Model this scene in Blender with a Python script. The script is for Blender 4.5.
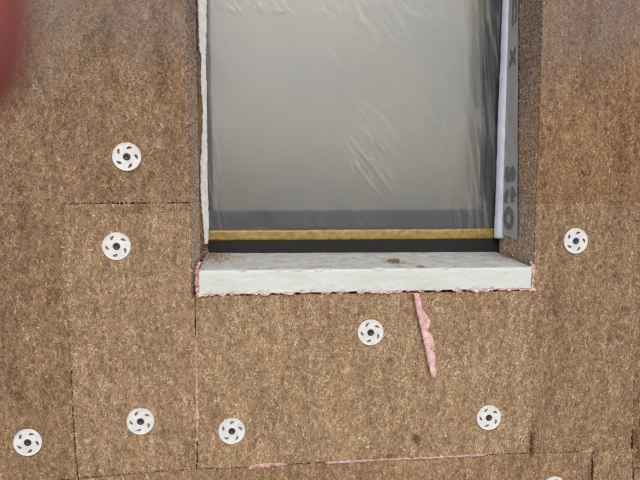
import bpy, bmesh, math, random
import numpy as np
from mathutils import Vector, Matrix

# ------------------------------------------------------------------ reset
for o in list(bpy.data.objects):
    bpy.data.objects.remove(o)
scene = bpy.context.scene
col = scene.collection
random.seed(7)
rng = np.random.default_rng(7)

# ------------------------------------------------------------------ camera
F_PX = 560.0                                   # focal length in pixels of a 640 px wide picture
YAW, PITCH = math.radians(6.3), math.radians(5.0)
CAM = Vector((0.0, -1.26, 1.5))
cam_d = bpy.data.cameras.new('camera')
cam_d.sensor_width = 36.0
cam_d.lens = F_PX / 640 * 36
cam_d.clip_start = 0.004
cam_d.clip_end = 2000
cam = bpy.data.objects.new('camera', cam_d)
col.objects.link(cam)
fwd = Vector((math.sin(YAW) * math.cos(PITCH), math.cos(YAW) * math.cos(PITCH), -math.sin(PITCH)))
cam.location = CAM
cam.rotation_euler = fwd.to_track_quat('-Z', 'Y').to_euler()
scene.camera = cam
cam_d.dof.use_dof = True
cam_d.dof.focus_distance = 1.29
cam_d.dof.aperture_fstop = 8.5
R3 = fwd.to_track_quat('-Z', 'Y').to_matrix()

# ------------------------------------------------------------------ world, sun, exposure
SUN_EL, SUN_AZ = math.radians(40), math.radians(3)      # azimuth: to the right of straight behind the camera
world = bpy.data.worlds.new('World')
scene.world = world
world.use_nodes = True
wn = world.node_tree
wn.nodes.clear()
sky = wn.nodes.new('ShaderNodeTexSky')
sky.sky_type = 'NISHITA'
sky.sun_disc = False
sky.sun_elevation = SUN_EL
sky.sun_rotation = math.pi - SUN_AZ
sky.dust_density = 4.0
sky.air_density = 1.0
hs = wn.nodes.new('ShaderNodeHueSaturation')
hs.inputs['Saturation'].default_value = 0.6
bgn = wn.nodes.new('ShaderNodeBackground')
bgn.inputs['Strength'].default_value = 0.15
wo = wn.nodes.new('ShaderNodeOutputWorld')
wn.links.new(sky.outputs[0], hs.inputs['Color'])
wn.links.new(hs.outputs[0], bgn.inputs['Color'])
wn.links.new(bgn.outputs[0], wo.inputs['Surface'])

sun_d = bpy.data.lights.new('sun', 'SUN')
sun_d.energy = 0.9
sun_d.angle = math.radians(24)
sun_d.color = (1.0, 0.96, 0.9)
sun = bpy.data.objects.new('sun', sun_d)
col.objects.link(sun)
to_sun = Vector((math.sin(SUN_AZ) * math.cos(SUN_EL), -math.cos(SUN_AZ) * math.cos(SUN_EL), math.sin(SUN_EL)))
sun.rotation_euler = to_sun.to_track_quat('Z', 'Y').to_euler()
sun.location = (2, -6, 6)

scene.view_settings.view_transform = 'Standard'
scene.view_settings.look = 'None'
scene.view_settings.gamma = 1.0
scene.view_settings.use_curve_mapping = False
scene.view_settings.exposure = 0.3
scene.cycles.filter_width = 1.9

# ------------------------------------------------------------------ pixel -> place
def ray(px, py):
    return (R3 @ Vector(((px - 320) / F_PX, (240 - py) / F_PX, -1.0)))
def P(px, py, Y=0.0):                          # on the plane parallel to the wall at depth Y
    d = ray(px, py)
    return CAM + d * ((Y - CAM.y) / d.y)
def PX(px, py, X):                             # on a reveal plane X = const
    d = ray(px, py)
    return CAM + d * ((X - CAM.x) / d.x)
def W(pts, dx=0.0, dy=0.0):
    out = []
    for (x, y) in pts:
        p = P(x + dx, y + dy)
        out.append((p.x, p.z))
    return out

# ------------------------------------------------------------------ helpers
def link(name, me, mat, parent=None):
    o = bpy.data.objects.new(name, me)
    col.objects.link(o)
    if mat is not None:
        me.materials.append(mat)
    if parent is not None:
        o.parent = parent
    return o
def empty(name, loc=(0, 0, 0)):
    o = bpy.data.objects.new(name, None)
    o.empty_display_size = 0.05
    o.location = loc
    col.objects.link(o)
    return o
def tag(o, label=None, cat=None, group=None, kind=None):
    if label: o['label'] = label
    if cat: o['category'] = cat
    if group: o['group'] = group
    if kind: o['kind'] = kind
    return o
def mesh(name, verts, faces, smooth=False):
    me = bpy.data.meshes.new(name)
    me.from_pydata([tuple(v) for v in verts], [], faces)
    me.update()
    if smooth:
        me.polygons.foreach_set('use_smooth', [True] * len(me.polygons))
    return me
def box_mesh(name, x0, x1, y0, y1, z0, z1, bevel=0.0, seg=2):
    bm = bmesh.new()
    bmesh.ops.create_cube(bm, size=1)
    for v in bm.verts:
        v.co = Vector((x0 if v.co.x < 0 else x1, y0 if v.co.y < 0 else y1, z0 if v.co.z < 0 else z1))
    if bevel:
        bmesh.ops.bevel(bm, geom=bm.edges[:], offset=bevel, segments=seg, affect='EDGES', profile=0.5)
    me = bpy.data.meshes.new(name)
    bm.to_mesh(me); bm.free()
    return me
def centre_origin(o):
    """move the object's origin to the base of its mesh"""
    me = o.data
    co = np.empty(len(me.vertices) * 3); me.vertices.foreach_get('co', co); co = co.reshape(-1, 3)
    c = Vector(((co[:, 0].min() + co[:, 0].max()) / 2, (co[:, 1].min() + co[:, 1].max()) / 2, co[:, 2].min()))
    me.transform(Matrix.Translation(-c))
    o.location = c
    return o
def hash2(a, b):
    v = np.sin(a * 127.1 + b * 311.7) * 43758.5453
    return v - np.floor(v)
def vnoise(x, y):
    x = np.asarray(x, float); y = np.asarray(y, float)
    xi, yi = np.floor(x), np.floor(y)
    fx, fy = x - xi, y - yi
    fx = fx * fx * (3 - 2 * fx); fy = fy * fy * (3 - 2 * fy)
    a, b = hash2(xi, yi), hash2(xi + 1, yi)
    c, d = hash2(xi, yi + 1), hash2(xi + 1, yi + 1)
    return (a * (1 - fx) + b * fx) * (1 - fy) + (c * (1 - fx) + d * fx) * fy
def fbm(x, y, n=4):
    s, a, t = 0.0, 1.0, 0.0
    for k in range(n):
        s = s + a * vnoise(x * 2 ** k + 17 * k, y * 2 ** k + 5 * k); t += a; a *= 0.5
    return s / t
def resample(pts, n):
    pts = np.array([tuple(p) for p in pts], float)
    d = np.r_[0, np.cumsum(np.linalg.norm(np.diff(pts, axis=0), axis=1))]
    t = np.linspace(0, d[-1], n)
    return np.stack([np.interp(t, d, pts[:, k]) for k in range(pts.shape[1])], 1)

# ------------------------------------------------------------------ materials
class NT:
    def __init__(self, name):
        self.m = bpy.data.materials.new(name)
        self.m.use_nodes = True
        self.t = self.m.node_tree
        self.t.nodes.clear()
        self.out = self.n('OutputMaterial')
    def n(self, kind, **kw):
        nd = self.t.nodes.new('ShaderNode' + kind)
        for k, v in kw.items():
            if k in nd.inputs.keys():
                nd.inputs[k].default_value = v
            else:
                setattr(nd, k, v)
        return nd
    def l(self, a, b): self.t.links.new(a, b)
    def ramp(self, src, stops, interp='LINEAR'):
        r = self.n('ValToRGB')
        r.color_ramp.interpolation = interp
        e = r.color_ramp.elements
        while len(e) < len(stops): e.new(0.5)
        for q, (p, c) in zip(e, stops):
            q.position = p
            q.color = (c, c, c, 1) if isinstance(c, (int, float)) else (*c, 1)
        self.l(src, r.inputs[0])
        return r.outputs[0]
    def mix(self, fac, a, b, blend='MIX'):
        x = self.n('Mix', data_type='RGBA', blend_type=blend)
        for s, v in ((x.inputs[0], fac), (x.inputs[6], a), (x.inputs[7], b)):
            if hasattr(v, 'links'): self.l(v, s)
            elif isinstance(v, (int, float)) and s == x.inputs[0]: s.default_value = v
            else: s.default_value = (*v, 1)
        return x.outputs[2]
    def math(self, op, a, b=0.0, clamp=False):
        x = self.n('Math', operation=op, use_clamp=clamp)
        for s, v in ((x.inputs[0], a), (x.inputs[1], b)):
            if hasattr(v, 'links'): self.l(v, s)
            else: s.default_value = v
        return x.outputs[0]
    def noise(self, vec, scale, detail=4.0, rough=0.6, dist=0.0):
        x = self.n('TexNoise', Scale=scale, Detail=detail, Roughness=rough, Distortion=dist)
        if vec is not None: self.l(vec, x.inputs['Vector'])
        return x.outputs[0]
    def mapping(self, vec, scale=(1, 1, 1), rot=(0, 0, 0)):
        x = self.n('Mapping')
        x.inputs['Scale'].default_value = scale
        x.inputs['Rotation'].default_value = rot
        self.l(vec, x.inputs['Vector'])
        return x.outputs[0]
    def bump(self, h, strength, dist, prev=None):
        x = self.n('Bump', Strength=strength, Distance=dist)
        self.l(h, x.inputs['Height'])
        if prev is not None: self.l(prev, x.inputs['Normal'])
        return x.outputs[0]
    def principled(self, color=None, rough=0.8, normal=None, spec=0.3, **kw):
        p = self.n('BsdfPrincipled', **kw)
        p.inputs['Roughness'].default_value = rough if not hasattr(rough, 'links') else 0.5
        if hasattr(rough, 'links'): self.l(rough, p.inputs['Roughness'])
        p.inputs['Specular IOR Level'].default_value = spec
        if color is not None:
            if hasattr(color, 'links'): self.l(color, p.inputs['Base Color'])
            else: p.inputs['Base Color'].default_value = (*color, 1)
        if normal is not None: self.l(normal, p.inputs['Normal'])
        return p
    def done(self, sh):
        self.l(sh, self.out.inputs['Surface'])
        return self.m

def grey_tint(nt):
    """grey tint over the wood fibre, patchy, stronger high on the wall; returns 0..1"""
    g = nt.n('NewGeometry')
    sx = nt.n('SeparateXYZ'); nt.l(g.outputs['Position'], sx.inputs[0])
    streak = nt.noise(nt.mapping(g.outputs['Position'], (14, 14, 3)), 1.0, 5, 0.65)
    patch = nt.noise(g.outputs['Position'], 5.0, 3, 0.5)
    h = nt.math('MULTIPLY', nt.math('SUBTRACT', sx.outputs['Z'], 1.68), 3.4)
    s = nt.math('ADD', h, nt.math('MULTIPLY', nt.math('SUBTRACT', streak, 0.5), 1.3))
    s = nt.math('ADD', s, nt.math('MULTIPLY', nt.math('SUBTRACT', patch, 0.5), 1.5), True)
    return nt.math('MULTIPLY', s, 0.85)

def mat_board():
    nt = NT('wood_fibre_board')
    g = nt.n('NewGeometry')
    oi = nt.n('ObjectInfo')
    off = nt.n('CombineXYZ')
    k = nt.math('MULTIPLY', oi.outputs['Random'], 40.0)
    nt.l(k, off.inputs[0]); nt.l(k, off.inputs[2])
    va = nt.n('VectorMath', operation='ADD')
    nt.l(g.outputs['Position'], va.inputs[0]); nt.l(off.outputs[0], va.inputs[1])
    v = va.outputs[0]
    fine = nt.noise(nt.mapping(v, (600, 600, 200)), 1.0, 3, 0.65, 1.2)
    mid = nt.noise(nt.mapping(v, (160, 160, 90)), 1.0, 4, 0.6, 0.5)
    big = nt.noise(nt.mapping(v, (9, 9, 5)), 1.0, 4, 0.55)
    c1 = nt.ramp(fine, [(0.34, (0.10, 0.061, 0.031)), (0.5, (0.26, 0.172, 0.098)), (0.66, (0.42, 0.30, 0.185))])
    c2 = nt.ramp(mid, [(0.36, (0.11, 0.068, 0.036)), (0.52, (0.27, 0.182, 0.105)), (0.66, (0.40, 0.29, 0.18))])
    c = nt.mix(0.5, c1, c2)
    c = nt.mix(nt.ramp(big, [(0.35, 0.55), (0.65, 0.0)]), c, nt.mix(1.0, c, (0.62, 0.56, 0.52), 'MULTIPLY'))
    c = nt.mix(1.0, c, oi.outputs['Color'], 'MULTIPLY')
    c = nt.mix(grey_tint(nt), c, nt.mix(0.6, nt.mix(1.0, c, (0.7, 0.72, 0.85), 'MULTIPLY'), (0.24, 0.205, 0.20)))
    b = nt.bump(mid, 0.7, 0.003)
    b = nt.bump(fine, 0.8, 0.0012, b)
    return nt.done(nt.principled(c, 0.92, b, 0.15).outputs[0])
def mat_fibre():
    nt = NT('wood_fibre_strand')
    oi = nt.n('ObjectInfo')
    at = nt.n('Attribute', attribute_name='tone')
    c = nt.ramp(at.outputs['Fac'], [(0.0, (0.07, 0.043, 0.026)), (0.25, (0.20, 0.131, 0.080)), (0.55, (0.355, 0.252, 0.163)),
                                    (0.8, (0.465, 0.35, 0.238)), (1.0, (0.64, 0.53, 0.39))])
    c = nt.mix(1.0, c, oi.outputs['Color'], 'MULTIPLY')
    c = nt.mix(grey_tint(nt), c, nt.mix(0.55, nt.mix(1.0, c, (0.7, 0.72, 0.85), 'MULTIPLY'), (0.24, 0.205, 0.20)))
    return nt.done(nt.principled(c, 0.8, None, 0.25).outputs[0])
def mat_eps():
    nt = NT('polystyrene')
    g = nt.n('NewGeometry'); v = g.outputs['Position']
    vo = nt.n('TexVoronoi', Scale=260.0); nt.l(v, vo.inputs['Vector'])
    w = nt.n('TexWave', wave_type='BANDS', bands_direction='DIAGONAL', Scale=55.0, Distortion=0.6)
    nt.l(v, w.inputs['Vector'])
    dirt = nt.noise(v, 30, 6, 0.7)
    dirt2 = nt.noise(v, 160, 4, 0.7)
    sx = nt.n('SeparateXYZ'); nt.l(g.outputs['Normal'], sx.inputs[0])
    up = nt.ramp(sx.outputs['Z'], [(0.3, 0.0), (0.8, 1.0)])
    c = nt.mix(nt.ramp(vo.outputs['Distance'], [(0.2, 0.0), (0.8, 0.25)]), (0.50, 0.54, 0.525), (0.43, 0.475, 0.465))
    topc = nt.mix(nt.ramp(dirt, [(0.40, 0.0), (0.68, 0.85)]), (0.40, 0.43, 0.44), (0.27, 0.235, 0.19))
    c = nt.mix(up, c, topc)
    c = nt.mix(nt.ramp(dirt2, [(0.62, 0.0), (0.74, 0.5)]), c, (0.33, 0.27, 0.2))
    blot = nt.noise(nt.mapping(v, (9, 9, 22)), 1.0, 5, 0.65)
    c = nt.mix(nt.ramp(blot, [(0.45, 0.0), (0.7, 0.35)]), c, (0.36, 0.37, 0.34))
    spk = nt.noise(v, 420, 2, 0.5)
    c = nt.mix(nt.ramp(spk, [(0.70, 0.0), (0.74, 0.6)]), c, (0.16, 0.12, 0.09))
    b = nt.bump(w.outputs['Fac'], 0.10, 0.0012)
    b = nt.bump(vo.outputs['Distance'], 0.35, 0.001, b)
    return nt.done(nt.principled(c, 0.6, b, 0.3).outputs[0])
def mat_foam(name='pink_foam', c0=(0.42, 0.25, 0.25), c1=(0.60, 0.38, 0.39), c2=(0.74, 0.56, 0.55)):
    nt = NT(name)
    g = nt.n('NewGeometry'); v = g.outputs['Position']
    n1 = nt.noise(v, 70, 5, 0.65); n2 = nt.noise(v, 500, 3, 0.7)
    c = nt.ramp(n1, [(0.35, c0), (0.55, c1), (0.7, c2)])
    c = nt.mix(nt.ramp(n2, [(0.58, 0.0), (0.72, 0.5)]), c, (0.33, 0.19, 0.17))
    vo = nt.n('TexVoronoi', Scale=330.0); nt.l(v, vo.inputs['Vector'])
    b = nt.bump(n2, 0.6, 0.001)
    b = nt.bump(vo.outputs['Distance'], 0.6, 0.0012, b)
    c = nt.mix(nt.ramp(vo.outputs['Distance'], [(0.0, 0.35), (0.25, 0.0)]), c, (0.30, 0.16, 0.15))
    return nt.done(nt.principled(c, 0.6, b, 0.25).outputs[0])
def mat_plain(name, color, rough=0.5, spec=0.4, var=0.15, scale=60, bump=0.1, metallic=0.0):
    nt = NT(name)
    g = nt.n('NewGeometry'); n1 = nt.noise(g.outputs['Position'], scale, 5, 0.6)
    d = tuple(x * (1 - var * 2) for x in color)
    c = nt.ramp(n1, [(0.3, d), (0.6, color)])
    b = nt.bump(n1, bump, 0.001)
    p = nt.principled(c, rough, b, spec)
    p.inputs['Metallic'].default_value = metallic
    return nt.done(p.outputs[0])
def mat_film():
    nt = NT('polyethylene_film')
    g = nt.n('NewGeometry'); v = g.outputs['Position']
    n1 = nt.noise(nt.mapping(v, (22, 22, 5), (0, math.radians(35), 0)), 1.0, 5, 0.65, 0.4)
    b = nt.bump(n1, 0.25, 0.003)
    d = nt.n('BsdfDiffuse'); d.inputs['Color'].default_value = (0.80, 0.81, 0.80, 1)
    tl = nt.n('BsdfTranslucent'); tl.inputs['Color'].default_value = (0.8, 0.8, 0.8, 1)
    gl = nt.n('BsdfGlossy'); gl.inputs['Roughness'].default_value = 0.27
    tr = nt.n('BsdfTransparent'); tr.inputs['Color'].default_value = (0.96, 0.965, 0.96, 1)
    nt.l(b, gl.inputs['Normal']); nt.l(b, d.inputs['Normal'])
    m0 = nt.n('MixShader'); m0.inputs[0].default_value = 0.3
    nt.l(d.outputs[0], m0.inputs[1]); nt.l(tl.outputs[0], m0.inputs[2])
    m1 = nt.n('MixShader')
    hz = nt.n('Attribute', attribute_name='haze')        # whitened stretch creases of the film
    nt.l(nt.math('ADD', nt.math('MULTIPLY', hz.outputs['Fac'], 0.36), 0.03), m1.inputs[0])
    nt.l(tr.outputs[0], m1.inputs[1]); nt.l(m0.outputs[0], m1.inputs[2])
    fr = nt.n('Fresnel', IOR=1.5); nt.l(b, fr.inputs['Normal'])
    m2 = nt.n('MixShader')
    nt.l(nt.math('MULTIPLY', fr.outputs[0], 0.9, True), m2.inputs[0])
    nt.l(m1.outputs[0], m2.inputs[1]); nt.l(gl.outputs[0], m2.inputs[2])
    return nt.done(m2.outputs[0])
def mat_glass():
    nt = NT('window_glass')
    gl = nt.n('BsdfGlossy'); gl.inputs['Roughness'].default_value = 0.16
    tr = nt.n('BsdfTransparent'); tr.inputs['Color'].default_value = (0.80, 0.815, 0.81, 1)
    fr = nt.n('Fresnel', IOR=1.52)
    m = nt.n('MixShader')
    nt.l(nt.math('MULTIPLY', fr.outputs[0], 1.3, True), m.inputs[0])     # four faces of double glazing
    nt.l(tr.outputs[0], m.inputs[1]); nt.l(gl.outputs[0], m.inputs[2])
    return nt.done(m.outputs[0])
def mat_membrane():
    nt = NT('reinforced_membrane')
    g = nt.n('NewGeometry'); v = g.outputs['Position']
    w1 = nt.n('TexWave', wave_type='BANDS', bands_direction='Y', Scale=70.0)
    w2 = nt.n('TexWave', wave_type='BANDS', bands_direction='Z', Scale=70.0)
    nt.l(v, w1.inputs['Vector']); nt.l(v, w2.inputs['Vector'])
    h = nt.math('MULTIPLY', w1.outputs['Fac'], w2.outputs['Fac'])
    n1 = nt.noise(v, 25, 5, 0.6)
    c = nt.mix(nt.ramp(h, [(0.1, 0.0), (0.6, 1.0)]), (0.34, 0.35, 0.37), (0.56, 0.57, 0.58))
    c = nt.mix(nt.ramp(n1, [(0.4, 0.0), (0.75, 0.6)]), c, (0.33, 0.29, 0.25))
    return nt.done(nt.principled(c, 0.6, nt.bump(h, 0.4, 0.0008), 0.3).outputs[0])
def mat_tape():
    nt = NT('yellow_masking_tape')
    g = nt.n('NewGeometry'); v = g.outputs['Position']
    n1 = nt.noise(nt.mapping(v, (60, 60, 90)), 1.0, 4, 0.6)
    c = nt.ramp(n1, [(0.3, (0.15, 0.092, 0.018)), (0.5, (0.22, 0.148, 0.032)), (0.72, (0.30, 0.215, 0.075))])
    return nt.done(nt.principled(c, 0.45, nt.bump(n1, 0.5, 0.001), 0.45).outputs[0])
def mat_skin():
    nt = NT('skin')
    g = nt.n('NewGeometry')
    n1 = nt.noise(g.outputs['Position'], 120, 5, 0.6)
    c = nt.ramp(n1, [(0.3, (0.27, 0.064, 0.058)), (0.7, (0.32, 0.088, 0.078))])
    p = nt.principled(c, 0.5, nt.bump(n1, 0.2, 0.001), 0.35)
    p.inputs['Subsurface Weight'].default_value = 0.3
    p.inputs['Subsurface Radius'].default_value = (0.008, 0.003, 0.002)
    p.inputs['Subsurface Scale'].default_value = 0.4
    return nt.done(p.outputs[0])
def mat_ground():
    nt = NT('gravel_ground')
    g = nt.n('NewGeometry'); v = g.outputs['Position']
    n1 = nt.noise(v, 40, 6, 0.7); n2 = nt.noise(v, 0.7, 5, 0.6)
    c = nt.mix(0.5, nt.ramp(n1, [(0.3, (0.2, 0.18, 0.15)), (0.7, (0.42, 0.39, 0.34))]),
               nt.ramp(n2, [(0.3, (0.24, 0.21, 0.17)), (0.7, (0.38, 0.35, 0.30))]))
    return nt.done(nt.principled(c, 0.95, nt.bump(n1, 0.6, 0.02), 0.2).outputs[0])

M_BOARD, M_FIBRE, M_EPS, M_FOAM = mat_board(), mat_fibre(), mat_eps(), mat_foam()
M_FOAM_OLD = mat_foam('dusty_pink_foam', (0.28, 0.16, 0.135), (0.46, 0.28, 0.265), (0.58, 0.41, 0.39))
M_FILM, M_GLASS, M_MEMB, M_TAPE, M_SKIN, M_GROUND = mat_film(), mat_glass(), mat_membrane(), mat_tape(), mat_skin(), mat_ground()
M_FRAME = mat_plain('dark_grey_frame', (0.020, 0.027, 0.046), 0.5, 0.3, 0.1, 30, 0.03)
M_BLACK = mat_plain('black_sealing_foam', (0.014, 0.014, 0.015), 0.8, 0.25, 0.2, 300, 0.5)
M_PLATE = mat_plain('white_nylon', (0.58, 0.59, 0.61), 0.42, 0.45, 0.10, 55, 0.08)
M_PLUG = mat_plain('dark_blue_plug', (0.022, 0.024, 0.034), 0.5, 0.45, 0.15, 120, 0.1)
M_FOLD = mat_plain('milky_film_fold', (0.60, 0.655, 0.76), 0.4, 0.5, 0.08, 40, 0.2)
M_FLEECE = mat_plain('grey_white_fleece', (0.60, 0.62, 0.61), 0.7, 0.3, 0.12, 90, 0.3)
M_PRINT = mat_plain('grey_print', (0.19, 0.19, 0.205), 0.6, 0.3, 0.2, 150, 0.05)
M_BACK = mat_plain('render_wall', (0.30, 0.28, 0.25), 0.9, 0.2, 0.15, 20, 0.4)
M_ROOM = mat_plain('room_plaster', (0.45, 0.43, 0.40), 0.9, 0.2, 0.08, 6, 0.1)
def mat_brightener():  # material of the pale sheet added to lighten the pane
    nt = NT('pale_brightener')
    g = nt.n('NewGeometry'); v = g.outputs['Position']
    n1 = nt.noise(v, 4.0, 1, 0.4); n2 = nt.noise(nt.mapping(v, (7, 7, 1.2)), 1.0, 3, 0.5)
    c = nt.ramp(n1, [(0.3, (0.40, 0.41, 0.43)), (0.5, (0.44, 0.44, 0.435)), (0.7, (0.50, 0.46, 0.41))])
    c = nt.mix(nt.ramp(n2, [(0.4, 0.0), (0.65, 0.25)]), c, (0.37, 0.38, 0.40))
    return nt.done(nt.principled(c, 0.9, None, 0.2).outputs[0])
M_BRIGHTENER = mat_brightener()
M_DIRT = mat_foam('dirty_foam', (0.10, 0.06, 0.04), (0.2, 0.12, 0.085), (0.36, 0.22, 0.19))
M_CRUMB = mat_plain('crumb_straw', (0.34, 0.22, 0.10), 0.9, 0.2, 0.2, 200, 0.2)
M_SLEEVE = mat_plain('dark_sleeve', (0.05, 0.055, 0.07), 0.9, 0.2, 0.2, 300, 0.4)

# ------------------------------------------------------------------ key positions
XL = P(190, 205).x                 # left and right edge of the opening on the wall face
XR = P(537, 180).x
Y_BOARD = 0.19                     # board thickness
Y_FRAME = 0.200                    # face of the window frame
Z_HEAD = 2.42

# ------------------------------------------------------------------ ground
gm = mesh('ground', [(-400, -400, 0), (400, -400, 0), (400, 400, 0), (-400, 400, 0)], [(0, 1, 2, 3)])
tag(link('ground', gm, M_GROUND), kind='structure')

# ------------------------------------------------------------------ wall with insulation boards
wall = empty('insulated_wall', (0, 0.2, 0))
tag(wall, 'brown wood fibre insulation boards cladding the wall around the window opening', 'wall')
wall_inv = Matrix.Translation((0, -0.2, 0))
def wlink(name, me, mat):
    o = link(name, me, mat, wall)
    o.matrix_parent_inverse = wall_inv
    return o
Z_SILLB = P(365, 291).z
YB0, YB1 = Y_BOARD + 0.004, 0.36
XLm, XRm = XL, XR
wlink('masonry', box_mesh('masonry', -3.0, XL, YB0, YB1, 0.0, 3.2), M_BACK)
wlink('masonry', box_mesh('masonry', XR, 3.2, YB0, YB1, 0.0, 3.2), M_BACK)
wlink('masonry', box_mesh('masonry', XL, XR, YB0, YB1, 0.0, Z_SILLB - 0.004), M_BACK)
wlink('masonry', box_mesh('masonry', XL, XR, YB0, YB1, Z_HEAD, 3.2), M_BACK)

def outline(sides, step=0.006, jit=0.0005):
    """closed outline (x, z) from consecutive side polylines, resampled and roughened"""
    pts = []
    for s in sides:
        s = [np.array(p, float) for p in s]
        for a, b in zip(s[:-1], s[1:]):
            n = max(1, int(np.linalg.norm(b - a) / step))
            for k in range(n):
                pts.append(a + (b - a) * k / n)
    pts = np.array(pts)
    keep = [0]
    for i in range(1, len(pts)):
        if np.linalg.norm(pts[i] - pts[keep[-1]]) > 0.0015: keep.append(i)
    pts = pts[keep]
    if np.linalg.norm(pts[0] - pts[-1]) < 0.0015: pts = pts[:-1]
    pts = pts + rng.normal(0, jit, pts.shape)
    x, z = pts[:, 0], pts[:, 1]
    area = np.sum(x * np.roll(z, -1) - np.roll(x, -1) * z)
    return pts if area > 0 else pts[::-1].copy()
def board(sides, tint=(1, 1, 1), proud=0.0, step=0.006):
    o2 = outline(sides, step)
    n = len(o2)
    prv, nxt = np.roll(o2, 1, 0), np.roll(o2, -1, 0)
    t = nxt - prv
    nrm = np.stack([-t[:, 1], t[:, 0]], 1)
    nrm /= np.linalg.norm(nrm, axis=1)[:, None] + 1e-9          # inward for a counter-clockwise outline
    cham = 0.0004 + 0.0010 * rng.random(n)[:, None]
    ins = o2 + nrm * cham
    y1 = -proud + 0.0005 + 0.0014 * rng.random(n)
    verts = [(p[0], -proud, p[1]) for p in ins] + [(p[0], y, p[1]) for p, y in zip(o2, y1)] + [(p[0], Y_BOARD, p[1]) for p in o2]
    faces = [tuple(range(n))]
    for i in range(n):
        j = (i + 1) % n
        faces.append((i, n + i, n + j, j))
        faces.append((n + i, 2 * n + i, 2 * n + j, n + j))
    faces.append(tuple(reversed(range(2 * n, 3 * n))))
    me = mesh('fibre_board', verts, faces)
    o = wlink('fibre_board', me, M_BOARD)
    o.color = (*tint, 1)
    return o, o2

def in_poly(x, z, poly):
    ins = np.zeros(len(x), bool)
    px, pz = poly[:, 0], poly[:, 1]
    qx, qz = np.roll(px, -1), np.roll(pz, -1)
    for a, b, c, d in zip(px, pz, qx, qz):
        cond = ((b > z) != (d > z))
        if not cond.any(): continue
        xi = (c - a) * (z - b) / (d - b + 1e-12) + a
        ins ^= cond & (x < xi)
    return ins
ANCHOR_PX = [(127, 157), (116.8, 246.3), (140.8, 421), (28.3, 442), (231.9, 430.8), (370.4, 332.3), (488.3, 417.3), (575.2, 241), (553.5, 488)]
ANCHOR_XZ = W(ANCHOR_PX)
STAINS = [(*W([(px_, py_)])[0], rx_, rz_, k_) for (px_, py_, rx_, rz_, k_) in      # dark knots and smudges in the boards
          [(415.5, 438, 0.008, 0.009, 1.3), (417.5, 442, 0.005, 0.007, 1.3), (389, 456, 0.006, 0.006, 0.9), (531.5, 443, 0.006, 0.03, 0.8), (531.5, 452, 0.005, 0.008, 1.0), (142, 208.5, 0.055, 0.010, 0.28), (590, 470, 0.006, 0.03, 0.4),
           (15, 385, 0.02, 0.06, 0.25), (52, 290, 0.012, 0.03, 0.3), (24, 230, 0.015, 0.09, 0.25), (590, 60, 0.02, 0.1, 0.2), (622, 150, 0.03, 0.12, 0.2),
           (557, 300, 0.02, 0.08, 0.2), (197, 300, 0.008, 0.02, 0.3), (637, 440, 0.01, 0.06, 0.35), (100, 30, 0.02, 0.07, 0.25), (163, 60, 0.02, 0.09, 0.25)] +
          [(412.5 + 17.5 * t_, 296 + 80 * t_, 0.0035, 0.006, 0.75) for t_ in np.linspace(0, 1, 24)]]
def fibre_mesh(cen, u, nv, tone, length, width, curl):
    """curved two-segment ribbons: cen (n,3), u direction in surface, nv outward normal"""
    n = len(cen)
    w = np.cross(u, nv)
    w /= np.linalg.norm(w, axis=1)[:, None]
    L = length[:, None] * 0.5
    bend = w * (curl[:, None] * L)
    lift0 = nv * (rng.random(n)[:, None] * 0.0012 - 0.0003)
    lift2 = nv * (rng.random(n)[:, None] * 0.0016 - 0.0003)
    mid = cen + nv * (0.0004 + rng.random(n)[:, None] * 0.0010)
    a, b = cen - u * L + lift0 + bend, cen + u * L + lift2 + bend
    ww = w * width[:, None] * 0.5
    tw = nv * (rng.normal(0, 0.25, n) * width)[:, None]
    V = np.stack([a + ww * 0.4, a - ww * 0.4, mid + ww + tw, mid - ww - tw, b + ww * 0.3, b - ww * 0.3], 1).reshape(-1, 3)
    base = np.arange(n)[:, None] * 6
    Fq = np.concatenate([base + np.array([[0, 1, 3, 2]]), base + np.array([[2, 3, 5, 4]])], 1).reshape(-1)
    me = bpy.data.meshes.new('wood_fibres')
    me.vertices.add(n * 6); me.vertices.foreach_set('co', V.ravel())
    me.loops.add(n * 8); me.loops.foreach_set('vertex_index', Fq.astype(np.int32))
    me.polygons.add(n * 2); me.polygons.foreach_set('loop_start', np.arange(n * 2, dtype=np.int32) * 4)
    at = me.attributes.new('tone', 'FLOAT', 'FACE')
    at.data.foreach_set('value', np.repeat(tone, 2).astype(np.float32))
    me.update(calc_edges=True)
    return me
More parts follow.
